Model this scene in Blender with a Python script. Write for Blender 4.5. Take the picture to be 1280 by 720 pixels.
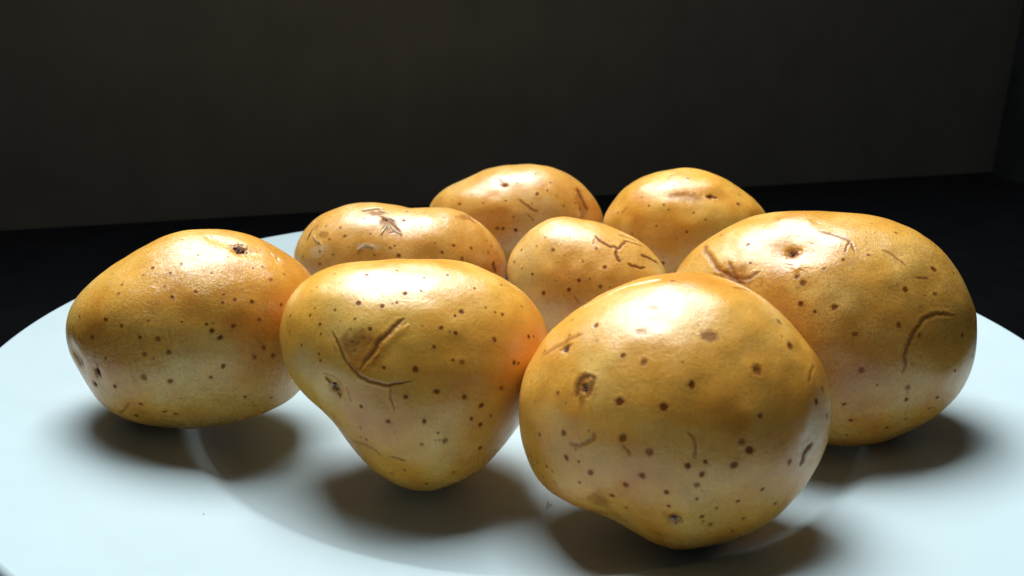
import bpy, bmesh, math, random
import numpy as np
from mathutils import Vector, Matrix

for o in list(bpy.data.objects):
    bpy.data.objects.remove(o, do_unlink=True)
scene = bpy.context.scene
COL = scene.collection

# ------------------------------------------------------------------ camera
cam_data = bpy.data.cameras.new("camera")
cam = bpy.data.objects.new("camera", cam_data)
COL.objects.link(cam)
scene.camera = cam
YAW, PITCH, ROLL = -0.0223, 0.3173, 0.0185
fw = Vector((math.sin(YAW) * math.cos(PITCH), math.cos(YAW) * math.cos(PITCH), -math.sin(PITCH)))
r0 = Vector((math.cos(YAW), -math.sin(YAW), 0))
u0 = r0.cross(fw)
rt = r0 * math.cos(ROLL) + u0 * math.sin(ROLL)
up = -r0 * math.sin(ROLL) + u0 * math.cos(ROLL)
cam.matrix_world = Matrix(((rt.x, up.x, -fw.x, 0.0), (rt.y, up.y, -fw.y, -0.2225), (rt.z, up.z, -fw.z, 0.1076), (0, 0, 0, 1)))
cam_data.sensor_width = 36
cam_data.angle = math.radians(60)
cam_data.clip_start = 0.005
cam_data.clip_end = 50
cam_data.dof.use_dof = True
cam_data.dof.focus_distance = 0.205
cam_data.dof.aperture_fstop = 28

# ------------------------------------------------------------------ light: one window above the low wall behind, dim room
world = bpy.data.worlds.new("World")
scene.world = world
world.use_nodes = True
world.node_tree.nodes["Background"].inputs[0].default_value = (0.75, 0.80, 1.0, 1)
world.node_tree.nodes["Background"].inputs[1].default_value = 0.026

WALL_N = Vector((0.357, -0.934, 0))            # wall faces the room this way
WALL_D = 0.248                                 # metres from plate centre back to the wall
AZ, EL, DIST = math.radians(-24), math.radians(67), 0.90
wl = bpy.data.lights.new("window_light", 'AREA')
wl.shape = 'RECTANGLE'
wl.size = 0.54
wl.size_y = 0.56
wl.energy = 21.5
wl.color = (0.90, 1.0, 1.02)
win = bpy.data.objects.new("window_light", wl)
COL.objects.link(win)
win.location = (DIST * math.sin(AZ) * math.cos(EL), DIST * math.cos(AZ) * math.cos(EL), DIST * math.sin(EL))
win.rotation_euler = (Vector((0, -0.02, 0.02)) - win.location).to_track_quat('-Z', 'Y').to_euler()

scene.view_settings.view_transform = 'Standard'
scene.view_settings.look = 'None'
scene.view_settings.exposure = 0
scene.view_settings.gamma = 1
scene.render.engine = 'CYCLES'

# ------------------------------------------------------------------ helpers
def link(name, mesh, mat=None, parent=None):
    o = bpy.data.objects.new(name, mesh)
    COL.objects.link(o)
    if mat:
        mesh.materials.append(mat)
    o.parent = parent
    return o

def tag(o, label=None, cat=None, group=None, kind=None):
    if label: o["label"] = label
    if cat: o["category"] = cat
    if group: o["group"] = group
    if kind: o["kind"] = kind
    return o

def grid_mesh(name, V, closed_u=True, smooth=True):
    """V: (nu, nv, 3) grid of points; quads, wrapped in u."""
    nu, nv = V.shape[:2]
    idx = np.arange(nu * nv).reshape(nu, nv)
    a = idx if closed_u else idx[:-1]
    b = np.roll(idx, -1, 0) if closed_u else idx[1:]
    q = np.stack([a[:, :-1], b[:, :-1], b[:, 1:], a[:, 1:]], -1).reshape(-1, 4)
    return quads(name, V.reshape(-1, 3), q, smooth)

def quads(name, v, q, smooth=True):
    me = bpy.data.meshes.new(name)
    me.vertices.add(len(v)); me.vertices.foreach_set("co", np.ascontiguousarray(v, dtype=np.float32).ravel())
    me.loops.add(q.size); me.loops.foreach_set("vertex_index", q.ravel().astype(np.int32))
    me.polygons.add(len(q)); me.polygons.foreach_set("loop_start", (np.arange(len(q)) * q.shape[1]).astype(np.int32))
    me.polygons.foreach_set("use_smooth", np.full(len(q), smooth))
    me.update(calc_edges=True)
    return me

def hash3(i, j, k, seed):
    n = (i * 374761393 + j * 668265263 + k * 2147483647 + seed * 974711) & 0xffffffff
    n = ((n ^ (n >> 13)) * 1274126177) & 0xffffffff
    n = ((n ^ (n >> 16)) * 2246822519) & 0xffffffff
    return ((n ^ (n >> 15)) & 0xffff) / 32767.5 - 1.0

def noise(p, seed=0):
    """smooth value noise in -1..1 at points p (n,3)"""
    f = np.floor(p).astype(np.int64); t = p - f
    t = t * t * t * (t * (t * 6 - 15) + 10)
    r = 0
    for dx in (0, 1):
        for dy in (0, 1):
            for dz in (0, 1):
                w = (t[:, 0] if dx else 1 - t[:, 0]) * (t[:, 1] if dy else 1 - t[:, 1]) * (t[:, 2] if dz else 1 - t[:, 2])
                r = r + w * hash3(f[:, 0] + dx, f[:, 1] + dy, f[:, 2] + dz, seed)
    return r

class NT:
    """tiny node builder"""
    def __init__(s, name):
        s.mat = bpy.data.materials.new(name); s.mat.use_nodes = True
        s.t = s.mat.node_tree; s.b = s.t.nodes["Principled BSDF"]
    def n(s, kind, **kw):
        x = s.t.nodes.new(kind)
        for k, v in kw.items():
            if k.startswith('i_'):
                x.inputs[k[2:].replace('_', ' ')].default_value = v
            else:
                setattr(x, k, v)
        return x
    def l(s, a, b): s.t.links.new(a, b)
    def ramp(s, src, stops):
        r = s.n('ShaderNodeValToRGB'); cr = r.color_ramp
        while len(cr.elements) < len(stops): cr.elements.new(0.5)
        for e, (p, c) in zip(cr.elements, stops):
            e.position = p; e.color = c if len(c) == 4 else (*c, 1)
        s.l(src, r.inputs[0]); return r.outputs[0]
    def mix(s, fac, a, b, mode='MIX'):
        m = s.n('ShaderNodeMix', data_type='RGBA', blend_type=mode)
        for sock, v in ((m.inputs[0], fac), (m.inputs[6], a), (m.inputs[7], b)):
            if hasattr(v, 'is_linked') or isinstance(v, bpy.types.NodeSocket): s.l(v, sock)
            elif isinstance(v, (int, float)): sock.default_value = v
            else: sock.default_value = (*v, 1)
        return m.outputs[2]
    def math(s, op, a, b=0.0, c=0.0):
        m = s.n('ShaderNodeMath', operation=op)
        for k, v in enumerate((a, b, c)):
            if isinstance(v, bpy.types.NodeSocket): s.l(v, m.inputs[k])
            else: m.inputs[k].default_value = v
        return m.outputs[0]
    def noise(s, co, scale, detail=3, rough=0.5, dist=0.0):
        x = s.n('ShaderNodeTexNoise'); x.inputs['Scale'].default_value = scale
        x.inputs['Detail'].default_value = detail; x.inputs['Roughness'].default_value = rough
        x.inputs['Distortion'].default_value = dist
        s.l(co, x.inputs['Vector']); return x.outputs['Fac']
    def bump(s, h, strength, dist, prev=None):
        b = s.n('ShaderNodeBump'); b.inputs['Strength'].default_value = strength
        b.inputs['Distance'].default_value = dist; s.l(h, b.inputs['Height'])
        if prev: s.l(prev, b.inputs['Normal'])
        return b.outputs[0]

# ------------------------------------------------------------------ materials
def skin_material(name, hue, crackle, flaky):
    s = NT(name)
    co = s.n('ShaderNodeTexCoord').outputs['Object']
    at = s.n('ShaderNodeAttribute', attribute_name='marks')
    sep = s.n('ShaderNodeSeparateColor'); s.l(at.outputs['Color'], sep.inputs[0])
    dot, crack, tan = sep.outputs[0], sep.outputs[1], sep.outputs[2]
    pale = at.outputs['Alpha']
    big = s.noise(co, 48, 3, 0.55, 0.4)
    mid = s.noise(co, 210, 4, 0.6)
    fine = s.noise(co, 1500, 3, 0.6)
    h = hue
    deep = (0.65 * h[0], 0.240 * h[1], 0.020 * h[2])
    gold = (0.79 * h[0], 0.380 * h[1], 0.054 * h[2])
    light = (0.84 * h[0], 0.515 * h[1], 0.135 * h[2])
    c = s.ramp(big, [(0.34, deep), (0.50, gold), (0.68, light)])
    c = s.mix(s.math('MULTIPLY', s.ramp(mid, [(0.45, (0, 0, 0)), (0.75, (1, 1, 1))]), 0.45), c, (0.57, 0.25, 0.03))
    c = s.mix(s.math('MULTIPLY', s.ramp(fine, [(0.50, (0, 0, 0)), (0.80, (1, 1, 1))]), 0.45), c, (0.40, 0.185, 0.025))
    grain = s.noise(co, 4200, 2, 0.6)
    c = s.mix(s.math('MULTIPLY', s.ramp(grain, [(0.45, (0, 0, 0)), (0.75, (1, 1, 1))]), 0.40), c, (0.44, 0.21, 0.03))
    rub = s.ramp(s.noise(co, 95, 4, 0.65, 0.8), [(0.58, (0, 0, 0)), (0.72, (1, 1, 1))])
    c = s.mix(s.math('MULTIPLY', rub, 0.45), c, (0.74, 0.47, 0.10))
    # tiny scattered freckles
    vo = s.n('ShaderNodeTexVoronoi', feature='F1'); vo.inputs['Scale'].default_value = 330; s.l(co, vo.inputs['Vector'])
    frk = s.math('MULTIPLY', s.ramp(vo.outputs['Distance'], [(0.05, (1, 1, 1)), (0.12, (0, 0, 0))]),
                 s.ramp(vo.outputs['Color'], [(0.62, (0, 0, 0)), (0.72, (1, 1, 1))]))
    c = s.mix(s.math('MULTIPLY', frk, 0.7), c, (0.20, 0.075, 0.025))
    # fine dry crackle of the skin
    wob = s.n('ShaderNodeVectorMath', operation='ADD')
    nz = s.n('ShaderNodeTexNoise'); nz.inputs['Scale'].default_value = 420; nz.inputs['Detail'].default_value = 2; s.l(co, nz.inputs['Vector'])
    sc = s.n('ShaderNodeVectorMath', operation='SCALE'); sc.inputs['Scale'].default_value = 0.0034; s.l(nz.outputs['Color'], sc.inputs[0])
    s.l(co, wob.inputs[0]); s.l(sc.outputs[0], wob.inputs[1])
    ve = s.n('ShaderNodeTexVoronoi', feature='DISTANCE_TO_EDGE'); ve.inputs['Scale'].default_value = 950; s.l(wob.outputs[0], ve.inputs['Vector'])
    net = s.ramp(ve.outputs['Distance'], [(0.0, (1, 1, 1)), (0.10, (0, 0, 0))])
    area = s.ramp(s.noise(co, 70, 2), [(0.62 - 0.3 * crackle, (0, 0, 0)), (0.78 - 0.3 * crackle, (1, 1, 1))])
    netm = s.math('MULTIPLY', net, area)
    c = s.mix(s.math('MULTIPLY', netm, 0.45), c, (0.27, 0.125, 0.04))
    # marks carried by the mesh
    wob2 = s.math('MULTIPLY_ADD', s.noise(co, 2600, 2), 0.9, 0.55)
    c = s.mix(s.math('MULTIPLY', pale, s.ramp(s.noise(co, 900, 3, 0.7), [(0.3, (0.25,) * 3), (0.65, (0.9,) * 3)])), c, (0.68, 0.50, 0.30))
    c = s.mix(s.math('MULTIPLY', tan, s.ramp(s.noise(co, 700, 3, 0.7), [(0.3, (0.45,) * 3), (0.7, (0.95,) * 3)])), c, (0.30, 0.090, 0.014))
    c = s.mix(s.math('MINIMUM', s.math('MULTIPLY', crack, wob2), 0.92), c, (0.20, 0.060, 0.012))
    c = s.mix(s.math('MINIMUM', s.math('MULTIPLY', dot, wob2), 0.95), c, (0.17, 0.040, 0.004))
    s.l(c, s.b.inputs['Base Color'])
    rg = s.math('MULTIPLY_ADD', s.noise(co, 130, 4, 0.65), 0.20, 0.16)
    rg = s.math('ADD', rg, s.math('MULTIPLY', s.math('MAXIMUM', crack, dot), 0.18))
    s.l(rg, s.b.inputs['Roughness'])
    s.l(s.math('MULTIPLY_ADD', s.math('MAXIMUM', s.math('MAXIMUM', crack, dot), s.math('MULTIPLY', tan, 0.6)), -0.60, 0.70), s.b.inputs['Specular IOR Level'])
    s.b.inputs['Subsurface Weight'].default_value = 0.10
    s.b.inputs['Subsurface Radius'].default_value = (1.0, 0.45, 0.12)
    s.b.inputs['Subsurface Scale'].default_value = 0.0022
    n1 = s.bump(s.noise(co, 1500, 5, 0.75), 0.42, 0.00022)
    n2 = s.bump(s.noise(co, 330, 3, 0.6, 0.6), 0.20, 0.00040, n1)
    n3 = s.bump(netm, -0.55, 0.00014, n2)
    fl = s.ramp(s.noise(co, 520, 4, 0.75, 1.8), [(0.50, (0, 0, 0)), (0.56, (1, 1, 1))])
    n4 = s.bump(fl, 0.28 * flaky, 0.00010, n3)
    s.l(n4, s.b.inputs['Normal'])
    return s.mat

def simple(name, col, rough=0.5, spec=0.5, var=0.25, scale=900, bump=0.3, bdist=0.0002):
    s = NT(name)
    co = s.n('ShaderNodeTexCoord').outputs['Object']
    c = s.ramp(s.noise(co, scale, 4, 0.6), [(0.3, tuple(x * (1 - var) for x in col)), (0.7, tuple(min(1, x * (1 + var)) for x in col))])
    s.l(c, s.b.inputs['Base Color'])
    s.b.inputs['Roughness'].default_value = rough
    s.b.inputs['Specular IOR Level'].default_value = spec
    s.l(s.bump(s.noise(co, scale * 1.7, 3), bump, bdist), s.b.inputs['Normal'])
    return s.mat

def plate_material():
    s = NT("glazed_porcelain")
    co = s.n('ShaderNodeTexCoord').outputs['Object']
    c = s.ramp(s.noise(co, 25, 3), [(0.3, (0.36, 0.428, 0.452)), (0.7, (0.378, 0.444, 0.468))])
    s.l(c, s.b.inputs['Base Color'])
    rg = s.math('MULTIPLY_ADD', s.noise(co, 60, 4, 0.6), 0.16, 0.30)
    s.l(rg, s.b.inputs['Roughness'])
    s.b.inputs['Specular IOR Level'].default_value = 0.5
    return s.mat

M_EYE = simple("eye_bark", (0.085, 0.03, 0.016), 0.6, 0.4, 0.6, 1400, 0.8)
M_BUD = simple("bud_white", (0.52, 0.42, 0.30), 0.5, 0.5, 0.3, 1400, 0.6)
M_FLAKE = simple("skin_flake", (0.78, 0.66, 0.46), 0.5, 0.3, 0.3, 900, 0.5)
M_PLATE = plate_material()
M_TABLE = simple("black_table", (0.0015, 0.0015, 0.0018), 0.7, 0.02, 0.3, 60, 0.1)
M_WALL = simple("dark_painted_wall", (0.135, 0.124, 0.104), 0.85, 0.08, 0.10, 30, 0.15, 0.0006)
M_BLACK = simple("black_panel", (0.008, 0.008, 0.008), 0.6, 0.1, 0.3, 40, 0.1)
M_GREY = simple("dull_grey_print", (0.10, 0.10, 0.10), 0.7, 0.2, 0.2, 80, 0.1)

# ------------------------------------------------------------------ setting: table, wall
def box_mesh(name, x0, x1, y0, y1, z0, z1, bev=0.0):
    bm = bmesh.new()
    bmesh.ops.create_cube(bm, size=1)
    for v in bm.verts:
        v.co = Vector(((x0 + x1) / 2 + v.co.x * (x1 - x0), (y0 + y1) / 2 + v.co.y * (y1 - y0), (z0 + z1) / 2 + v.co.z * (z1 - z0)))
    if bev:
        bmesh.ops.bevel(bm, geom=list(bm.edges), offset=bev, segments=2, affect='EDGES')
    me = bpy.data.meshes.new(name); bm.to_mesh(me); bm.free()
    return me

tag(link("table_top", box_mesh("table_top", -1.2, 1.4, -0.9, 0.95, -0.03, 0.0, 0.003), M_TABLE), kind="structure")
# the low wall under the window: its own frame, x along the wall, y away from the room
WALL_H = 0.32
wa = math.atan2(0.214, 0.56)
wall = tag(link("wall_back", box_mesh("wall_back", -1.3, 1.3, 0.0, 0.10, -0.02, WALL_H), M_WALL), kind="structure")
wall.location = (-WALL_D * WALL_N.x, -WALL_D * WALL_N.y, 0.0)
wall.rotation_euler = (0, 0, wa)

# black upright cabinet closing the wall on the right
cab = bpy.data.objects.new("black_cabinet", None); COL.objects.link(cab)
cab.location = (0.3080, 0.3610, 0.0); cab.rotation_euler = (0, 0, wa)
tag(cab, "black upright cabinet standing at the end of the dark wall", "cabinet")
link("body", box_mesh("body", 0.0, 0.30, -0.05, 0.012, -0.002, 0.26, 0.002), M_BLACK, cab)
slot_me = box_mesh("slot", -0.0016, 0.0016, -0.0012, 0.001, -0.0012, 0.0012)
for k in range(5):
    sl = link("slot", slot_me, None if k else M_GREY, cab)
    sl.location = (0.0125, -0.0505, 0.0345 + 0.0036 * k)

# ------------------------------------------------------------------ plate
PROFILE = [(0, .0058), (.060, .0058), (.079, .00595), (.0825, .0063), (.0852, .0070), (.0880, .0091), (.0897, .0102), (.0912, .0107), (.095, .0116),
           (.105, .0137), (.115, .0160), (.125, .0189), (.130, .0205), (.1337, .0216)]
def dense(prof, step):
    p = np.array(prof); t = np.concatenate([[0], np.cumsum(np.hypot(*np.diff(p, axis=0).T))])
    s = np.linspace(0, t[-1], int(t[-1] / step) + 2)
    q = np.stack([np.interp(s, t, p[:, 0]), np.interp(s, t, p[:, 1])], -1)
    k = np.exp(-np.linspace(-2, 2, 7) ** 2); k /= k.sum()
    pad = np.concatenate([np.repeat(q[:1], 3, 0), q, np.repeat(q[-1:], 3, 0)])
    r = np.stack([np.convolve(pad[:, i], k, 'valid') for i in (0, 1)], -1); r[0], r[-1] = q[0], q[-1]
    return r
top = dense(PROFILE, 0.0004)
def lathe(name, prof, n=320):
    a = np.linspace(0, 2 * np.pi, n, endpoint=False)
    p = np.array(prof)
    V = np.stack([np.cos(a)[:, None] * p[:, 0], np.sin(a)[:, None] * p[:, 0], np.repeat(p[None, :, 1], n, 0)], -1)
    return grid_mesh(name, V)
cut = int(np.argmin(abs(top[:, 0] - 0.0975)))
lip = [(.1337 + .0014 * math.sin(t), .0216 - .0014 + .0014 * math.cos(t)) for t in np.linspace(0.15, math.pi, 14)]
under = [(r, z - .0030) for r, z in top[::-6] if r < .1332]
ucut = [k for k, (r, z) in enumerate(under) if r < 0.0975][0]
plate = bpy.data.objects.new("plate", None); COL.objects.link(plate)
tag(plate, "white glazed dinner plate with a wide sloping rim, holding the potatoes", "plate")
wtop = [(max(r, 1e-5), z) for r, z in top[:cut + 1]]
wl_me = lathe("well", wtop[::-1], 320)
link("well", wl_me, M_PLATE, plate)
link("underside", lathe("underside", [(max(r, 1e-5), z) for r, z in under[ucut:]], 160), M_PLATE, plate)
link("rim", lathe("rim", [tuple(x) for x in top[cut:]] + lip + under[:ucut + 1], 320), M_PLATE, plate)
link("foot_ring", lathe("foot_ring", [(.0665, .0034), (.067, .0006), (.0682, 0.0), (.0702, 0.0), (.0714, .0006), (.0720, .0034)], 160), M_PLATE, plate)

# ------------------------------------------------------------------ potatoes
POTATOES = {
'A': dict(
    centre=[-77.98,-30.64,32.36],
    base=[-87.29,-33.81,10.96],
    heading=22.12,
    tilt=19.97,
    near=23.11,
    far=23.11,
    radius=[29.27,29.79,29.5,28.3,26.91,25.81,24.91,24.07,23.43,23.07,22.78,22.45,22.33,22.73,23.67,24.99,26.34,27.13,27.0,26.29,25.78,25.68,25.52,24.86,23.93,23.2,22.84,22.77,22.97,23.58,24.69,26.16,27.54,28.34,28.53,28.7],
    dots=[(-16.07,13.97,0.33),(-8.14,17.86,0.25),(-1.06,20.16,0.25),(0.62,17.87,0.25),(1.87,16.38,0.25),(5.86,18.02,0.25),(8.12,15.27,0.25),(-1.66,14.54,0.41),(-9.5,12.84,0.33),(-7.56,14.21,0.41),(-4.14,12.75,0.41),(-14.73,9.2,0.41),(-13.88,11.24,0.41),(-5.51,9.74,0.41),(-4.18,7.39,0.5),(0.69,7.94,0.41),(4.31,11.83,0.33),(5.82,5.06,0.41),(8.33,5.41,0.5),(6.23,6.8,0.33),(11.78,4.76,0.5),(15.22,12.32,0.41),(16.44,9.11,0.58),(19.09,14.13,0.33),(19.79,10.3,0.41),(16.85,14.39,0.33),(13.09,12.21,0.33),(18.04,3.51,0.41),(12.86,0.79,0.5),(7.42,-0.06,0.66),(4.56,-2.18,0.66),(3.15,-0.56,0.5),(2.13,0.82,0.41),(-2.73,1.91,0.25),(-7.6,-1.14,0.58),(-11.12,-0.39,0.5),(-14.54,2.3,0.5),(-17.51,4.04,0.5),(-20.63,0.72,0.5),(-10.43,-3.9,0.5),(-5.84,-4.17,0.58),(-9.19,2.9,0.25),(-23.03,5.32,0.33),(-24.36,3.21,0.33),(-25.6,2.01,0.25),(-24.39,0.43,0.33),(-23.11,0.61,0.33),(-20.57,-3.44,0.33),(-18.32,-4.06,0.41),(-11.06,-8.64,0.75),(-6.1,-10.15,0.66),(2.04,-10.51,0.66),(4.71,-8.32,0.66),(11.28,-7.05,0.66),(13.37,-5.4,0.66),(15.4,-7.35,0.66),(-17.02,-10.23,0.58),(-12.41,-14.54,0.5),(-7.95,-16.67,0.58),(-5.89,-17.6,0.5),(-13.91,-17.18,0.66),(-2.13,-20.22,0.25),(8.69,-15.68,0.5),(14.47,-16.95,0.5),(18.05,-18.69,0.41),(-0.88,-20.25,0.41),(6.38,-20.87,0.33),(10.7,-18.17,0.33)],
    lines=[([(-17.72,-16.52),(-15.87,-15.6),(-14.43,-13.93)],0.5,0.15,'tan'),([(-20.14,-4.65),(-20.59,-6.69)],0.66,0.25,'brown'),([(4.56,20.57),(7.55,19.17),(9.91,17.87)],1.66,0.4,'none'),([(11.88,16.65),(15.46,15.46),(19.15,14.43)],1.49,0.25,'none'),([(-25.42,-2.0),(-24.97,-3.73),(-24.31,-5.61)],0.75,0.35,'tan')],
    patches=[(-24.7,-2.81,1.82,2.9,'pale',0.9),(2.99,6.4,12.42,3.31,'none',0),(11.81,16.25,4.14,1.82,'none',0.6),(-20.41,-7.43,2.15,3.73,'none',0.35)],
    eyes=[(10.84,17.35,1.41,0),(-20.65,-6.71,0.83,0),(-21.57,-9.38,0.66,0),(-24.0,-4.23,0.75,0)],
    flakes=[],
),
'B': dict(
    centre=[-24.65,-46.27,30.75],
    base=[-22.63,-49.14,5.5],
    heading=7.96,
    tilt=23.36,
    near=21.59,
    far=21.06,
    radius=[28.85,29.86,29.95,29.15,27.93,26.77,25.76,24.84,24.14,23.93,24.35,25.37,26.94,28.79,30.3,30.84,30.24,28.78,26.68,24.18,21.86,20.51,20.41,21.17,22.27,23.54,24.84,25.8,26.16,26.07,25.86,25.68,25.55,25.64,26.25,27.44],
    dots=[(-16.27,20.09,0.32),(-9.33,19.13,0.48),(-3.19,20.15,0.4),(2.26,18.37,0.4),(7.13,19.07,0.48),(-1.57,14.9,0.56),(1.48,15.34,0.4),(-3.24,13.01,0.4),(-10.83,13.14,0.64),(-6.18,12.39,0.56),(-4.15,12.77,0.32),(-20.57,16.36,0.32),(-15.45,12.07,0.32),(-18.62,9.28,0.48),(-20.62,11.2,0.32),(-19.71,12.56,0.24),(-25.15,11.46,0.32),(-25.24,8.2,0.32),(-22.32,5.36,0.32),(-18.23,7.36,0.32),(-18.67,3.46,0.32),(-18.49,2.11,0.32),(-11.43,9.94,0.4),(-8.47,7.9,0.48),(-12.28,7.97,0.32),(-11.63,3.89,0.24),(-12.01,5.47,0.24),(12.46,15.94,0.4),(14.36,11.83,0.32),(9.44,11.05,0.56),(8.11,10.19,0.4),(5.21,7.73,0.48),(8.06,6.76,0.48),(3.81,4.08,0.48),(7.36,1.5,0.4),(9.21,0.97,0.64),(15.79,5.28,0.64),(18.33,16.8,0.32),(17.64,10.39,0.4),(16.24,10.75,0.24),(23.38,5.83,0.56),(24.58,5.9,0.32),(19.76,0.69,0.56),(17.1,-4.26,0.64),(20.83,0.55,0.4),(0.17,-0.17,0.64),(-5.91,0.31,0.4),(-1.87,-5.43,0.48),(4.1,-4.47,0.72),(9.58,-5.76,0.64),(13.03,-7.67,0.64),(11.07,-10.14,0.48),(12.97,-11.48,0.56),(5.78,-14.31,0.64),(1.69,-10.09,0.48),(-5.3,-9.97,0.56),(-10.51,-6.96,0.48),(-12.48,-5.69,0.24),(1.16,-14.74,0.4),(-9.79,-13.72,0.4),(-11.01,-13.35,0.32),(-10.77,-11.16,0.4),(12.89,-16.2,0.56),(16.49,-17.38,0.4),(11.72,-22.04,0.56),(7.44,-21.0,0.4),(1.84,-23.37,0.48),(-2.29,-20.13,0.4),(-5.06,-21.08,0.4),(-4.95,-23.29,0.32),(4.36,-12.66,0.32),(4.69,-14.0,0.24),(22.26,12.34,0.32),(18.63,-14.04,0.32),(15.07,-9.78,0.32)],
    lines=[([(-15.79,8.05),(-14.92,5.14),(-13.33,1.87),(-11.38,-0.2),(-8.56,-2.13),(-5.02,-2.96),(-0.26,-2.27)],0.44,0.55,'brown'),([(-1.54,9.75),(-4.13,7.6),(-7.08,4.87),(-9.15,1.78),(-10.5,-0.0)],0.64,0.7,'brown'),([(-0.97,8.49),(-4.2,6.0),(-7.8,2.39)],0.48,-0.12,'none'),([(-4.68,-2.93),(-4.74,-5.46),(-3.86,-8.09)],0.28,0.2,'tan'),([(-13.41,-14.13),(-10.16,-15.06),(-7.66,-16.44),(-6.76,-17.6)],0.32,0.25,'brown'),([(-5.07,-17.13),(-1.88,-17.92)],0.32,0.2,'brown'),([(-18.4,-0.32),(-15.77,-1.24),(-14.02,-3.11)],0.24,0.15,'tan'),([(-13.32,-2.95),(-12.65,-6.03)],0.24,0.15,'tan')],
    patches=[(-9.93,4.21,4.41,4.01,'tan',0.35),(-16.1,-3.42,3.21,3.21,'none',0.7),(-17.2,12.04,4.01,3.21,'none',0)],
    eyes=[(-15.96,-3.39,0.96,1)],
    flakes=[([(-17.69,-1.39),(-16.91,-2.68)],0.4),([(-15.22,-4.51),(-14.74,-5.37)],0.32)],
),
'C': dict(
    centre=[29.02,-64.2,31.2],
    base=[30.21,-66.45,5.63],
    heading=-10.39,
    tilt=25.39,
    near=24.1,
    far=23.54,
    radius=[28.53,28.88,28.82,28.4,27.94,27.74,27.8,27.83,27.61,27.2,26.83,26.72,26.91,27.35,27.95,28.73,29.63,30.4,30.79,30.84,30.75,30.32,29.04,26.95,25.05,24.39,24.99,25.86,26.23,26.18,26.15,26.32,26.58,26.89,27.35,27.94],
    dots=[(-15.78,13.96,0.68),(-9.92,8.47,0.59),(-6.12,7.69,0.76),(2.29,4.58,0.76),(13.14,8.37,1.02),(19.13,13.65,0.93),(17.1,18.02,0.76),(-1.95,0.33,0.76),(-9.65,0.51,0.85),(-21.26,0.93,0.51),(13.93,0.61,0.59),(24.16,4.26,0.68),(25.35,6.56,0.51),(26.54,2.09,0.59),(11.27,-3.88,0.76),(12.67,-5.25,0.85),(10.21,-7.98,0.76),(5.59,-7.98,0.42),(5.15,-10.11,0.59),(4.51,-12.05,0.59),(2.75,-9.0,0.59),(-3.85,-7.24,0.76),(-8.51,-5.63,0.85),(-19.46,-6.14,0.68),(-24.52,-7.03,0.42),(-4.77,-11.51,0.68),(-7.53,-13.59,0.68),(-9.84,-16.06,0.59),(-13.94,-12.33,0.68),(-16.05,-14.71,0.34),(-18.62,-10.53,0.59),(-16.31,-10.8,0.34),(-0.49,-13.98,0.59),(4.74,-14.58,0.34),(11.85,-14.38,0.34),(15.61,-11.76,0.42),(18.39,-14.36,0.42),(8.35,-16.05,0.42),(5.99,-17.89,0.51),(6.31,-18.85,0.34),(7.6,-19.29,0.51),(0.14,-16.46,0.42),(-7.34,-18.17,0.42),(13.12,-17.41,0.42),(19.89,-6.66,0.68),(-26.85,-11.67,0.34),(-25.2,-12.56,0.34),(-22.69,-12.84,0.42),(-21.54,-13.46,0.34),(-23.88,-15.21,0.34),(-20.9,-15.46,0.34),(-27.31,2.39,0.25),(-2.51,23.87,0.51),(-20.98,15.24,0.42),(-20.6,11.9,0.34),(-25.62,8.57,0.42),(11.54,-19.98,0.34)],
    lines=[([(-18.57,-7.5),(-16.11,-8.03),(-13.79,-6.58),(-13.39,-5.01)],0.68,0.2,'tan'),([(1.86,-3.29),(3.3,-4.15),(3.82,-5.88),(3.51,-7.7)],0.51,0.15,'tan'),([(-8.66,-6.64),(-6.66,-8.52)],0.59,0.1,'tan'),([(23.78,10.59),(22.53,7.32)],0.51,0.25,'tan'),([(8.25,23.97),(12.35,23.72)],0.34,0.2,'brown'),([(-19.14,18.17),(-12.1,22.28),(-4.96,24.38)],0.51,0.3,'none'),([(-3.28,-21.98),(-0.2,-22.62)],0.34,0.15,'tan'),([(22.1,-7.83),(23.02,-5.53),(24.46,-3.0)],0.85,0.7,'dark'),([(-25.88,7.42),(-23.32,9.42),(-17.68,12.38)],0.76,0.2,'tan'),([(-17.41,0.15),(-17.29,3.05),(-15.29,4.67)],0.76,0.6,'brown'),([(-15.29,4.67),(-14.62,2.97),(-15.66,0.68)],0.68,0.5,'brown'),([(9.08,-24.29),(13.55,-22.11)],0.34,0.2,'none')],
    patches=[(-12.34,-17.62,2.04,2.71,'tan',0.1),(23.93,-3.58,3.39,5.26,'pale',0.35),(4.69,13.23,1.7,1.19,'brown',0.12),(-5.54,18.11,1.27,0.68,'tan',0.08),(-7.17,13.21,1.36,0.76,'tan',0.08),(-16.49,2.61,2.54,3.05,'tan',0.3),(1.32,-18.9,2.37,2.21,'none',0.4),(-13.61,-20.95,5.09,1.7,'none',0.4)],
    eyes=[(-20.93,9.1,0.85,0),(1.32,-18.9,1.02,1),(-16.23,2.28,0.76,0)],
    flakes=[],
),
'D': dict(
    centre=[70.4,-22.35,34.27],
    base=[84.8,-29.37,9.72],
    heading=-19.38,
    tilt=19.07,
    near=24.88,
    far=26.43,
    radius=[32.44,32.19,31.77,31.26,30.76,30.18,29.39,28.5,27.76,27.4,27.53,28.29,29.63,31.25,32.99,34.92,36.79,37.7,36.88,34.79,32.61,30.98,29.72,28.69,28.08,27.91,27.84,27.79,28.02,28.61,29.26,29.82,30.49,31.35,32.09,32.45],
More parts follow.
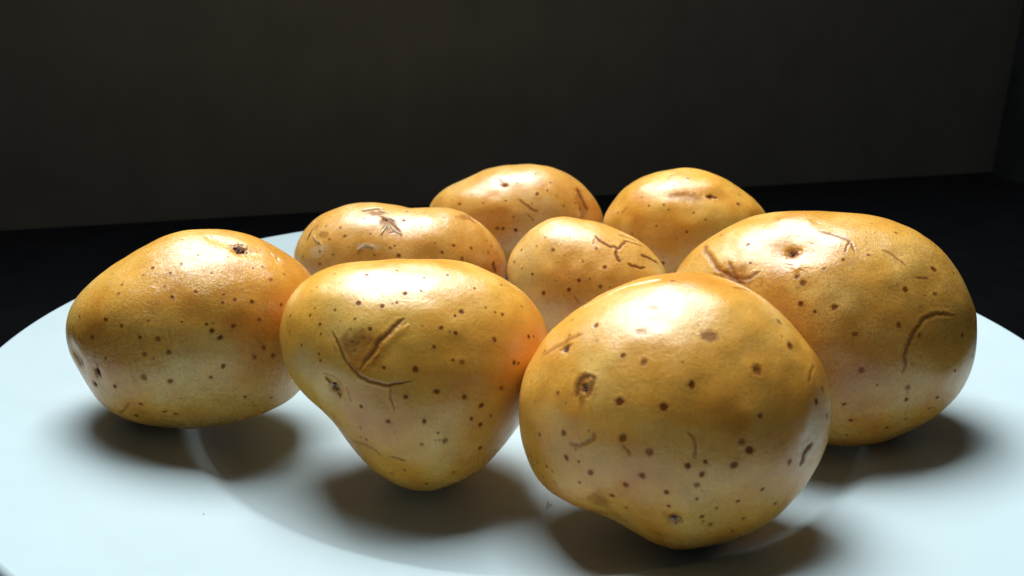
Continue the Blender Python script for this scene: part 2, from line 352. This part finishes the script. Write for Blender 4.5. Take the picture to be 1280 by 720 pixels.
    dots=[(-25.98,18.19,0.45),(-18.92,16.16,0.63),(-13.33,23.1,0.45),(-17.54,11.83,0.36),(-7.06,9.89,0.81),(-5.61,8.63,0.81),(-1.81,12.12,0.54),(-5.42,4.01,0.72),(-2.4,2.76,0.36),(1.38,4.26,0.81),(6.1,-0.86,0.72),(8.39,-8.24,0.72),(1.8,14.67,0.45),(6.79,16.4,0.45),(12.02,22.6,0.45),(20.54,20.91,0.45),(20.26,15.27,0.81),(21.02,9.8,0.63),(14.87,9.84,0.72),(14.32,2.27,0.63),(18.67,0.82,0.54),(27.98,2.2,0.63),(18.11,-10.67,0.72),(18.21,-13.23,0.54),(24.45,-11.92,0.54),(23.43,-14.64,0.45),(6.06,-16.22,0.63),(7.95,-19.69,0.63),(27.22,-5.79,0.45),(24.98,15.31,0.45),(15.72,-20.48,0.54),(19.06,-17.77,0.45),(15.87,-17.63,0.27),(7.58,-23.32,0.45),(11.91,-10.91,0.27),(18.16,6.79,0.27),(29.03,7.78,0.36),(18.17,-5.38,0.27),(31.29,-2.19,0.36)],
    lines=[([(-4.22,20.76),(-0.53,20.07),(2.52,19.16),(4.25,16.45)],0.45,0.4,'brown'),([(2.52,19.16),(1.98,16.15)],0.36,0.3,'brown'),([(9.14,18.34),(11.33,17.44),(14.49,15.01)],0.23,0.2,'brown'),([(16.45,12.85),(19.4,13.08)],0.36,0.2,'brown'),([(25.73,5.94),(21.97,5.68),(19.14,3.89),(17.07,0.15),(16.49,-3.35),(16.49,-7.51)],0.63,0.5,'brown'),([(-30.11,15.68),(-27.06,12.05),(-23.84,9.39)],0.9,0.6,'brown'),([(-22.66,12.05),(-20.74,8.8),(-18.93,6.89)],0.72,0.5,'brown'),([(-14.89,10.23),(-17.51,8.17),(-21.11,8.31)],0.63,0.4,'brown'),([(-6.64,23.15),(-6.49,16.9),(-7.56,11.42)],1.62,-0.28,'none'),([(-23.84,9.39),(-21.11,8.31),(-18.01,6.56)],0.9,0.5,'dark')],
    patches=[(-8.88,15.7,5.4,4.5,'none',1.1),(-21.11,8.31,5.4,3.15,'tan',0.3),(-1.17,19.13,3.6,2.25,'pale',0)],
    eyes=[(-8.88,15.7,1.17,0)],
    flakes=[],
),
'E': dict(
    centre=[-41.45,44.58,26.14],
    base=[-40.2,44.93,5.5],
    heading=8.82,
    tilt=16.77,
    near=21.13,
    far=21.13,
    radius=[33.59,32.51,30.68,28.45,26.06,23.66,21.52,19.98,19.26,19.37,20.18,21.59,23.42,25.48,27.65,29.83,31.76,32.84,32.54,30.94,28.71,26.54,24.66,22.99,21.6,20.73,20.44,20.53,20.88,21.64,23.09,25.27,27.88,30.45,32.5,33.62],
    dots=[(-20.84,15.7,0.31),(-21.71,12.28,0.43),(-17.24,11.63,0.56),(-15.9,8.99,0.56),(-20.45,8.26,0.43),(-29.16,6.73,0.37),(-28.75,3.53,0.37),(-23.35,4.96,0.43),(-19.34,3.76,0.37),(-23.58,1.03,0.56),(-10.23,14.34,0.49),(-8.22,9.63,0.43),(1.46,13.89,0.74),(2.35,16.75,0.56),(-2.81,5.28,0.56),(-1.43,5.94,0.43),(-7.21,3.36,0.43),(-0.35,3.08,0.74),(12.45,3.92,0.62),(13.55,14.54,0.49),(16.04,5.84,0.62),(21.51,5.16,0.62),(26.32,7.3,0.49),(26.74,3.52,0.56),(18.41,1.77,0.56),(17.45,14.64,0.37),(28.02,5.45,0.43),(30.33,8.41,0.31),(6.58,11.39,0.25),(10.43,6.65,0.25)],
    lines=[([(-10.9,16.78),(-8.85,17.38),(-6.62,17.69),(-4.24,16.38)],0.56,0.3,'dark'),([(-6.46,15.21),(-3.94,14.2),(-1.41,12.35),(0.0,10.85),(0.82,9.39)],0.62,0.4,'dark'),([(-3.66,12.37),(-5.39,10.35)],0.37,0.2,'brown'),([(17.57,17.57),(20.62,16.4),(23.54,12.78)],0.86,0.25,'brown'),([(28.66,1.25),(28.37,-1.24),(29.02,-2.54)],0.8,0.6,'dark'),([(-25.43,13.81),(-26.93,9.27)],0.56,0.2,'tan'),([(-3.16,9.74),(-0.84,10.62)],0.43,0.2,'brown')],
    patches=[(-6.51,16.1,3.08,1.6,'brown',0.1),(-3.1,13.42,2.78,1.85,'brown',0.1),(-1.44,10.92,2.59,1.73,'tan',0.1),(20.37,14.8,3.08,1.6,'tan',0.2),(-22.32,9.71,1.6,1.36,'tan',0.1),(-24.97,12.45,0.93,1.36,'tan',0.1),(-8.83,5.84,3.7,1.11,'pale',0),(-24.06,4.68,2.47,2.16,'pale',0),(5.21,18.79,9.25,2.47,'none',0.6)],
    eyes=[(-3.94,14.2,0.86,0)],
    flakes=[([(-11.22,16.95),(-9.42,17.36),(-7.19,17.81),(-4.23,17.6)],0.31),([(-3.36,12.54),(-4.2,11.22),(-5.36,9.48)],0.31),([(-2.79,12.61),(-1.4,10.62),(0.89,9.23)],0.37),([(-25.26,14.0),(-26.48,10.97),(-27.59,8.7)],0.37),([(-25.59,9.82),(-24.75,8.28),(-23.09,7.28)],0.37),([(-3.09,14.52),(-1.33,13.8),(-0.4,11.46)],0.31),([(-12.5,5.05),(-9.89,6.43),(-7.7,5.91)],0.37)],
),
'F': dict(
    centre=[17.5,29.64,25.6],
    base=[19.99,28.73,5.5],
    heading=-3.97,
    tilt=17.97,
    near=17.93,
    far=19.05,
    radius=[24.52,23.55,22.35,21.32,20.54,19.86,19.31,19.12,19.3,19.71,20.44,21.71,23.23,24.39,24.96,25.28,25.47,25.26,24.55,23.71,23.03,22.39,21.67,21.05,20.65,20.35,20.12,20.15,20.49,20.95,21.53,22.43,23.59,24.57,25.06,25.03],
    dots=[(-20.39,10.17,0.51),(-19.57,4.7,0.42),(-16.36,3.03,0.51),(-10.86,10.13,0.67),(-13.25,13.72,0.34),(-11.55,16.19,0.25),(1.45,11.0,0.59),(3.94,5.74,0.76),(-2.92,1.75,0.67),(-5.72,-0.91,0.67),(2.98,0.31,0.76),(-12.83,-2.26,0.67),(-2.15,7.25,0.34),(-7.36,8.46,0.25),(-15.74,11.02,0.34),(-6.17,14.2,0.25),(-11.49,-5.24,0.25),(-9.41,1.24,0.25),(0.02,2.43,0.34),(5.58,0.34,0.34),(-22.34,6.41,0.42)],
    lines=[([(0.64,14.57),(4.34,12.27),(7.56,11.21),(9.96,13.97),(12.1,13.67)],0.67,0.6,'dark'),([(6.72,11.18),(7.51,7.91),(8.42,7.45)],0.76,0.6,'dark'),([(11.61,13.83),(15.1,12.67)],0.51,0.4,'brown'),([(14.07,10.03),(18.38,8.77),(19.74,7.58)],0.67,0.5,'dark'),([(10.06,7.31),(14.11,5.99),(15.92,6.43)],0.67,0.5,'dark'),([(7.45,15.98),(13.41,14.38)],0.51,0.4,'brown'),([(-4.05,-2.48),(-2.22,-4.88)],0.51,0.2,'tan'),([(1.11,14.13),(0.32,12.06)],0.34,0.2,'brown')],
    patches=[(12.38,9.5,5.9,4.64,'none',0.25)],
    eyes=[],
    flakes=[],
),
'G': dict(
    centre=[-6.0,94.59,31.11],
    base=[-7.2,100.53,12.57],
    heading=1.08,
    tilt=13.56,
    near=20.92,
    far=20.92,
    radius=[31.7,30.26,28.35,26.36,24.47,22.86,21.54,20.44,19.55,19.01,18.86,19.1,19.75,20.8,22.36,24.68,27.83,30.9,32.36,31.48,29.01,26.27,23.85,21.81,20.32,19.54,19.2,18.98,19.14,19.99,21.33,22.84,24.76,27.44,30.23,31.85],
    dots=[(-15.59,7.27,0.41),(-19.8,3.85,0.62),(-12.24,9.39,0.41),(-11.36,4.25,0.41),(-3.66,5.33,0.41),(-6.35,-4.13,0.72),(-4.47,-4.24,0.62),(-0.12,-4.63,0.83),(5.3,4.53,0.31),(6.5,14.96,0.52),(1.45,15.08,0.41),(10.51,9.14,0.41),(7.02,7.79,0.83),(16.23,4.05,0.41),(20.75,5.17,0.52),(22.31,3.33,0.52),(11.71,11.92,0.41),(0.0,11.55,0.41),(-26.99,5.98,0.41),(-22.66,5.44,0.31),(-8.59,1.21,0.31),(-0.77,-0.11,0.41),(13.69,6.97,0.31),(-7.97,13.01,0.41)],
    lines=[([(0.54,6.21),(3.98,3.34),(7.88,1.46)],0.62,0.3,'brown'),([(3.99,0.45),(6.23,-1.61)],0.52,0.2,'tan'),([(21.75,10.84),(23.94,6.19),(25.49,2.23)],1.14,0.6,'dark'),([(-6.74,13.53),(-4.9,11.54)],0.52,0.2,'brown')],
    patches=[(-4.44,10.98,2.07,1.45,'tan',0.2),(23.37,5.83,2.9,6.21,'tan',0.4)],
    eyes=[(-4.11,10.71,0.72,0)],
    flakes=[],
),
'H': dict(
    centre=[53.8,76.3,32.33],
    base=[59.47,80.26,12.38],
    heading=-10.21,
    tilt=13.92,
    near=21.87,
    far=21.87,
    radius=[28.0,27.06,25.51,23.67,22.17,21.38,21.04,20.79,20.63,20.77,21.19,21.76,22.49,23.54,24.86,26.27,27.6,28.63,29.03,28.62,27.52,26.05,24.49,23.07,22.0,21.3,20.85,20.6,20.71,21.28,22.22,23.48,25.04,26.65,27.84,28.29],
    dots=[(-11.98,13.54,0.4),(-1.34,16.97,0.69),(-8.44,7.47,0.5),(-6.68,5.91,0.4),(-10.19,0.53,0.4),(-0.32,-0.68,0.5),(5.15,3.47,0.4),(15.24,9.15,0.69),(15.43,12.28,0.4),(-18.02,-2.53,0.4),(-3.23,-3.35,0.3),(-15.83,9.7,0.4),(-13.21,7.02,0.4),(-5.63,13.93,0.4),(1.39,5.56,0.4),(-14.05,-5.96,0.6),(-7.22,-11.55,0.69),(-23.55,4.15,0.4)],
    lines=[([(4.51,11.44),(8.55,10.95)],0.6,0.6,'dark'),([(-6.25,11.05),(-1.72,10.83),(3.73,9.98)],0.89,0.1,'tan'),([(-8.57,15.78),(-6.87,17.89),(-3.33,18.9)],0.5,0.2,'tan'),([(-22.46,3.56),(-20.3,6.21)],0.5,0.2,'tan')],
    patches=[(-1.72,10.83,5.95,2.18,'tan',0.12),(6.35,11.23,4.46,2.48,'none',0.35)],
    eyes=[(6.49,11.24,0.79,0)],
    flakes=[],
),
}


TONE = {'brown': 1, 'dark': 1, 'tan': 2, 'pale': 3, 'none': None}

def sstep(x, a, b):
    t = np.clip((x - a) / (b - a), 0, 1); return t * t * (3 - 2 * t)

def fseries(vals, th):
    """periodic interpolation of evenly spaced radii; also its low-order (rounder) version"""
    n = len(vals); F = np.fft.rfft(vals) / n
    full = np.full_like(th, F[0].real); low = full.copy()
    for k in range(1, 12):
        term = 2 * (F[k].real * np.cos(k * th) - F[k].imag * np.sin(k * th))
        full += term
        if k <= 2: low += term
    return full, low

def make_potato(key, label, nth, nfront, nback, hue, crackle, flaky, seed):
    d = POTATOES[key]
    rng = random.Random(seed)
    root = bpy.data.objects.new("potato", None); COL.objects.link(root)
    base = np.array(d['base']); cen = np.array(d['centre'])
    hd, tl = math.radians(d['heading']), math.radians(d['tilt'])
    root.location = base / 1000
    root.rotation_euler = (0, 0, hd)
    tag(root, label, "potato", "potatoes on the white plate")
    # potato frame inside the root: x sideways, y up, z towards the broad face
    ez = np.array([0, -math.cos(tl), math.sin(tl)]); ex = np.array([1.0, 0, 0]); ey = np.cross(ez, ex)
    B = np.stack([ex, ey, ez])
    ch, sh = math.cos(hd), math.sin(hd)
    off = cen - base
    off = np.array([ch * off[0] + sh * off[1], -sh * off[0] + ch * off[1], off[2]])
    th = np.linspace(0, 2 * np.pi, nth, endpoint=False)
    al = np.concatenate([np.linspace(0, np.pi / 2, nfront), np.linspace(np.pi / 2, np.pi, nback + 1)[1:]])
    full, low = fseries(d['radius'], th)
    S = np.sin(al)[None]; w = np.clip(S / .8, 0, 1); w = w * w * (3 - 2 * w)
    R = low[:, None] * (1 - w) + full[:, None] * w
    Z = np.where(al < np.pi / 2, d['near'], d['far']) * np.cos(al)
    L = np.stack([S * R * np.cos(th)[:, None], S * R * np.sin(th)[:, None], np.repeat(Z[None], nth, 0)], -1)
    # normals of the smooth shape
    du = np.roll(L, -1, 0) - np.roll(L, 1, 0); dv = np.gradient(L, axis=1)
    N = np.cross(dv, du); N /= np.linalg.norm(N, axis=-1, keepdims=True) + 1e-12
    N *= np.sign((N * L).sum(-1, keepdims=True))
    N[:, 0] = (0, 0, 1); N[:, -1] = (0, 0, -1)          # the two ends of the grid meet in a point
    P = L.reshape(-1, 3); N = N.reshape(-1, 3)
    m = np.zeros((len(P), 4)); disp = np.zeros(len(P))
    disp += 0.34 * noise(P / 9.0, seed) + 0.13 * noise(P / 4.0, seed + 1)
    # keep the foot and the outline where they are: the lumps fade where the shape rests
    jag = 1 + 0.35 * noise(P / 0.55, seed + 2)
    near = P[:, 2] > -1
    ni = np.where(near)[0]
    def surf(x, y):
        return ni[((P[ni, :2] - (x, y)) ** 2).sum(1).argmin()]
    def close(c, r):
        k = np.where((abs(P - c) < r).all(1))[0]
        return k, np.linalg.norm(P[k] - c, axis=1)
    def dot(c, r, asp, ang):
        k, dist = close(c, r * 3)
        if not len(k): return
        dv_ = np.array([rng.gauss(0, 1) for _ in range(3)]); dv_ /= np.linalg.norm(dv_)
        dist = np.sqrt(dist ** 2 + rng.uniform(0, .7) * ((P[k] - c) @ dv_) ** 2) * (.4 + .6 * jag[k])
        mk = 1 - sstep(dist, r * .65, r * 1.35)
        m[k, 0] = np.maximum(m[k, 0], mk * rng.choice((.7, .85, .95, 1, 1)))
        disp[k] += -0.10 * r * np.exp(-(dist / (r * .8)) ** 2) + 0.03 * r * np.exp(-((dist - 1.5 * r) / (r * .5)) ** 2)
        hal = 0.35 * (1 - sstep(dist, r * 1.0, r * 2.4))
        m[k, 2] = np.maximum(m[k, 2], hal * .5)
    for x, y, r in d['dots']:
        dot(P[surf(x, y)], max(.24, r * rng.uniform(.80, .96)), 1, 0)
    for q in range(60):                                   # the far side carries specks as well
        v = np.array([rng.gauss(0, 1), rng.gauss(0, 1), -abs(rng.gauss(0, .8)) - .25]); v /= np.linalg.norm(v)
        k = ((P / np.linalg.norm(P, axis=1, keepdims=True)) @ v).argmax()
        dot(P[k], rng.uniform(.28, .6), 1, 0)
    for x, y, rx, ry, tone, dep in d['patches']:
        i = surf(x, y); c = P[i]; k, _ = close(c, 3.2 * max(rx, ry))
        n = N[i]; t1 = np.cross([0, 1.0, 0], n); t1 /= np.linalg.norm(t1); t2 = np.cross(n, t1)
        q = P[k] - c
        u = np.sqrt((q @ t1 / rx) ** 2 + (q @ t2 / ry) ** 2 + (q @ n / max(rx, ry)) ** 2 * .3)
        disp[k] -= dep * np.exp(-(u / 1.0) ** 2)
        ch_ = TONE[tone]
        if ch_ is not None:
            mk = 1 - sstep(u * (0.75 + 0.25 * jag[k]) * (1 + .35 * noise(P[k] / 1.1, seed + 5)), .6, 1.25)
            m[k, ch_] = np.maximum(m[k, ch_], mk * (.8 if ch_ == 1 else .9))
    for pts, wd, dep, tone in d['lines']:
        wd = max(wd * (.62 if tone != 'none' else 1), .22)
        poly = []
        for (xa, ya), (xb, yb) in zip(pts[:-1], pts[1:]):
            n_ = max(2, int(math.hypot(xb - xa, yb - ya) / .25))
            for t in np.linspace(0, 1, n_, endpoint=False): poly.append((xa + t * (xb - xa), ya + t * (yb - ya)))
        poly.append(pts[-1]); poly = np.array(poly)
        if tone != 'none':                                # torn edges wander a little
            wv = np.concatenate([poly / 1.3, np.full((len(poly), 1), 3.3)], 1)
            poly = poly + wd * .8 * np.stack([noise(wv, seed + 7), noise(wv, seed + 8)], -1)
        if len(poly) > 8:                                 # round the corners
            ker = np.ones(5) / 5
            pp = np.concatenate([np.repeat(poly[:1], 2, 0), poly, np.repeat(poly[-1:], 2, 0)])
            poly = np.stack([np.convolve(pp[:, i], ker, 'valid') for i in (0, 1)], -1)
        pc = np.array([P[surf(*p)] for p in poly])
        lo, hi = pc.min(0) - wd * 4, pc.max(0) + wd * 4
        k = np.where(((P > lo) & (P < hi)).all(1))[0]
        best = np.full(len(k), 1e9); bt = np.zeros(len(k))
        for j, c in enumerate(pc):
            dd = np.linalg.norm(P[k] - c, axis=1); s_ = dd < best
            best[s_] = dd[s_]; bt[s_] = j / max(1, len(pc) - 1)
        taper = np.clip(np.minimum(bt, 1 - bt) * 5 + .35, .35, 1)
        e = best / (wd * taper) * (0.7 + .3 * jag[k])
        if tone == 'none':
            disp[k] -= dep * np.exp(-(e / 1.3) ** 2)
            continue
        disp[k] += .26 * dep * taper * (-np.exp(-e ** 2) + .30 * np.exp(-((e - 2.2) / 1.0) ** 2))
        mk = (1 - sstep(e, .55, 1.35)) * (.55 + .45 * taper)
        if tone == 'tan':
            m[k, 2] = np.maximum(m[k, 2], mk * .9)
        else:
            m[k, 1] = np.maximum(m[k, 1], mk * (.95 if tone == 'dark' else .60))
            m[k, 2] = np.maximum(m[k, 2], .55 * (1 - sstep(e, 1.0, 2.4)))
    for x, y, r, white in d['eyes']:
        i = surf(x, y); c = P[i]; k, dist = close(c, r * 4)
        dj = dist * jag[k]
        disp[k] += -0.45 * r * np.exp(-(dj / (r * 1.0)) ** 2) + .04 * r * np.exp(-((dist - 2.2 * r) / (r * .8)) ** 2)
        m[k, 1] = np.maximum(m[k, 1], .95 * (1 - sstep(dj * (1 + .5 * noise(P[k] / (r * .5), seed + 9)), r * .5, r * 1.2)))
        m[k, 2] = np.maximum(m[k, 2], .6 * (1 - sstep(dj, r * 1.0, r * 2.2)))
    Q = P + N * disp[:, None]
    W = (Q @ B + off) / 1000
    V = W.reshape(nth, len(al), 3)
    me = grid_mesh("skin", V)
    attr = me.attributes.new("marks", 'FLOAT_COLOR', 'POINT')
    attr.data.foreach_set("color", m.astype(np.float32).ravel())
    skin = link("skin", me, skin_material("potato_skin_" + key.lower(), hue, crackle, flaky), root)
    Nw = N @ B
    # eyes: small rough bud scales sitting in their pits
    for x, y, r, white in d['eyes']:
        i = surf(x, y)
        bm = bmesh.new()
        t1 = np.cross(Nw[i], [0.3, 0.2, 1.0]); t1 /= np.linalg.norm(t1); t2 = np.cross(Nw[i], t1)
        nl = 7 if r > .8 else 5
        for q in range(nl):
            a = q * 2.4 + rng.uniform(-.4, .4); rad = r * (.1 + .75 * math.sqrt(q / nl))
            p = W[i] * 1000 + t1 * rad * math.cos(a) + t2 * rad * math.sin(a) + Nw[i] * (r * .05)
            g = bmesh.ops.create_icosphere(bm, subdivisions=2, radius=1)['verts']
            sx, sy, sz = r * rng.uniform(.16, .34), r * rng.uniform(.16, .34), r * rng.uniform(.18, .34)
            for v in g:
                jig = 1 + rng.uniform(-.22, .22)
                qv = p + (t1 * v.co.x * sx + t2 * v.co.y * sy + Nw[i] * v.co.z * sz) * jig
                v.co = Vector(qv / 1000)
        e = bpy.data.meshes.new("eye"); bm.to_mesh(e); bm.free()
        e.polygons.foreach_set("use_smooth", [True] * len(e.polygons))
        eo = link("eye", e, M_EYE, root)
        if white:
            for q in range(3):
                a = rng.uniform(0, 6.28)
                p = W[i] * 1000 + t1 * r * .55 * math.cos(a) + t2 * r * .55 * math.sin(a) + Nw[i] * (r * .16)
                bm = bmesh.new(); g = bmesh.ops.create_icosphere(bm, subdivisions=2, radius=1)['verts']
                for v in g:
                    qv = p + (t1 * v.co.x * r * .36 + t2 * v.co.y * r * .2 + Nw[i] * v.co.z * r * .26) * (1 + rng.uniform(-.2, .2))
                    v.co = Vector(qv / 1000)
                e = bpy.data.meshes.new("bud"); bm.to_mesh(e); bm.free()
                e.polygons.foreach_set("use_smooth", [True] * len(e.polygons))
                link("bud", e, M_BUD, eo)
    # loose curls of torn skin
    for pts, wd in d['flakes']:
        poly = []
        for (xa, ya), (xb, yb) in zip(pts[:-1], pts[1:]):
            for t in np.linspace(0, 1, 6, endpoint=False): poly.append((xa + t * (xb - xa), ya + t * (yb - ya)))
        poly.append(pts[-1])
        rows = []
        for j, p in enumerate(poly):
            i = surf(*p); j2 = surf(*poly[min(j + 1, len(poly) - 1)]); j1 = surf(*poly[max(j - 1, 0)])
            tg = W[j2] - W[j1]; tg = tg / (np.linalg.norm(tg) + 1e-9); sd = np.cross(Nw[i], tg); sd /= np.linalg.norm(sd) + 1e-9
            ww = wd * (.35 + .65 * math.sin(math.pi * (j + .5) / len(poly))) * rng.uniform(.7, 1.3)
            c = W[i] * 1000
            rows.append([c + sd * ww * u + Nw[i] * (h + rng.uniform(-.03, .03)) for u, h in ((-1.0, -.05), (-.5, .10), (0, .28 * wd + .12), (.55, .55 * wd + .22), (.5, .55 * wd + .12), (0, .28 * wd + .02), (-.5, -.02))])
        fm = grid_mesh("skin_flake", np.array(rows).transpose(1, 0, 2) / 1000)
        link("skin_flake", fm, M_FLAKE, root)
    return root

BIG, SMALL = (760, 235, 70), (520, 160, 50)
make_potato('A', "oblong smooth potato with pale flaky shine at the plate's edge, eye near its upper end", *BIG, (1, 1, 1), .85, 1.0, 11)
make_potato('B', "potato with a Y-shaped brown crease scar, tapering to a narrow lower end", *BIG, (1.02, 1.03, 1.0), .1, .3, 23)
make_potato('C', "round potato with large brown spots and a dark slit eye on its side", *BIG, (1.0, .95, .95), .2, .3, 37)
make_potato('D', "large oval potato with a deep dimpled eye and a curved hook-shaped crack", *BIG, (.97, .96, 1.0), 1.0, .5, 41)
make_potato('E', "kidney-shaped potato with torn curling skin flakes on its top", *SMALL, (.96, 1.0, 1.5), .1, .8, 53)
make_potato('F', "small potato with a web of branching cracks, lying amid the others", *SMALL, (1.02, 1.06, 1.5), .5, .8, 67)
make_potato('G', "oval potato behind the kidney-shaped one, dark brown slit at one end", *SMALL, (.98, 1.03, 1.6), .1, .4, 71)
make_potato('H', "plump potato with a slit eye and tan smear, behind the crack-webbed potato", *SMALL, (1.02, 1.02, 1.05), .3, .6, 83)

# ------------------------------------------------------------------ crumbs on the plate
def shred():
    rng = random.Random(5)
    o = [(-.5, -1.5), (.1, -.6), (1.3, .7), (.5, .5), (-.1, 1.7), (-.4, .3)]
    bm = bmesh.new()
    vs = [bm.verts.new((x * .0008, y * .0003, .0012 + y * .0007 + rng.uniform(-.0002, .0002))) for x, y in o]
    f = bm.faces.new(vs)
    ex = bmesh.ops.extrude_face_region(bm, geom=[f])
    for v in [g for g in ex['geom'] if isinstance(g, bmesh.types.BMVert)]: v.co.y += .00012
    bmesh.ops.recalc_face_normals(bm, faces=bm.faces)
    me = bpy.data.meshes.new("skin_shred"); bm.to_mesh(me); bm.free()
    return me
s = NT("translucent_skin")
s.b.inputs['Base Color'].default_value = (0.88, 0.86, 0.84, 1); s.b.inputs['Roughness'].default_value = 0.3
tr = s.n('ShaderNodeBsdfTranslucent'); tr.inputs[0].default_value = (0.9, 0.88, 0.85, 1)
mx = s.n('ShaderNodeMixShader'); mx.inputs[0].default_value = 0.5
s.l(s.b.outputs[0], mx.inputs[1]); s.l(tr.outputs[0], mx.inputs[2]); s.l(mx.outputs[0], s.t.nodes['Material Output'].inputs[0])
sh = link("skin_shred", shred(), s.mat)
sh.location = (0.0047, -0.0620, 0.0062)
tag(sh, "tiny translucent shred of skin on the plate below the round potato", "skin shred")
bm = bmesh.new(); g = bmesh.ops.create_icosphere(bm, subdivisions=2, radius=.00018)['verts']
for v in g: v.co = Vector((v.co.x * 1.2, v.co.y * .8, v.co.z * .6)) * random.Random(v.index).uniform(.8, 1.2)
me = bpy.data.meshes.new("crumb"); bm.to_mesh(me); bm.free()
cr = link("crumb", me, M_EYE)
cr.location = (-0.0617, -0.0760, 0.0122)
tag(cr, "tiny dark crumb lying alone on the white plate rim", "crumb")
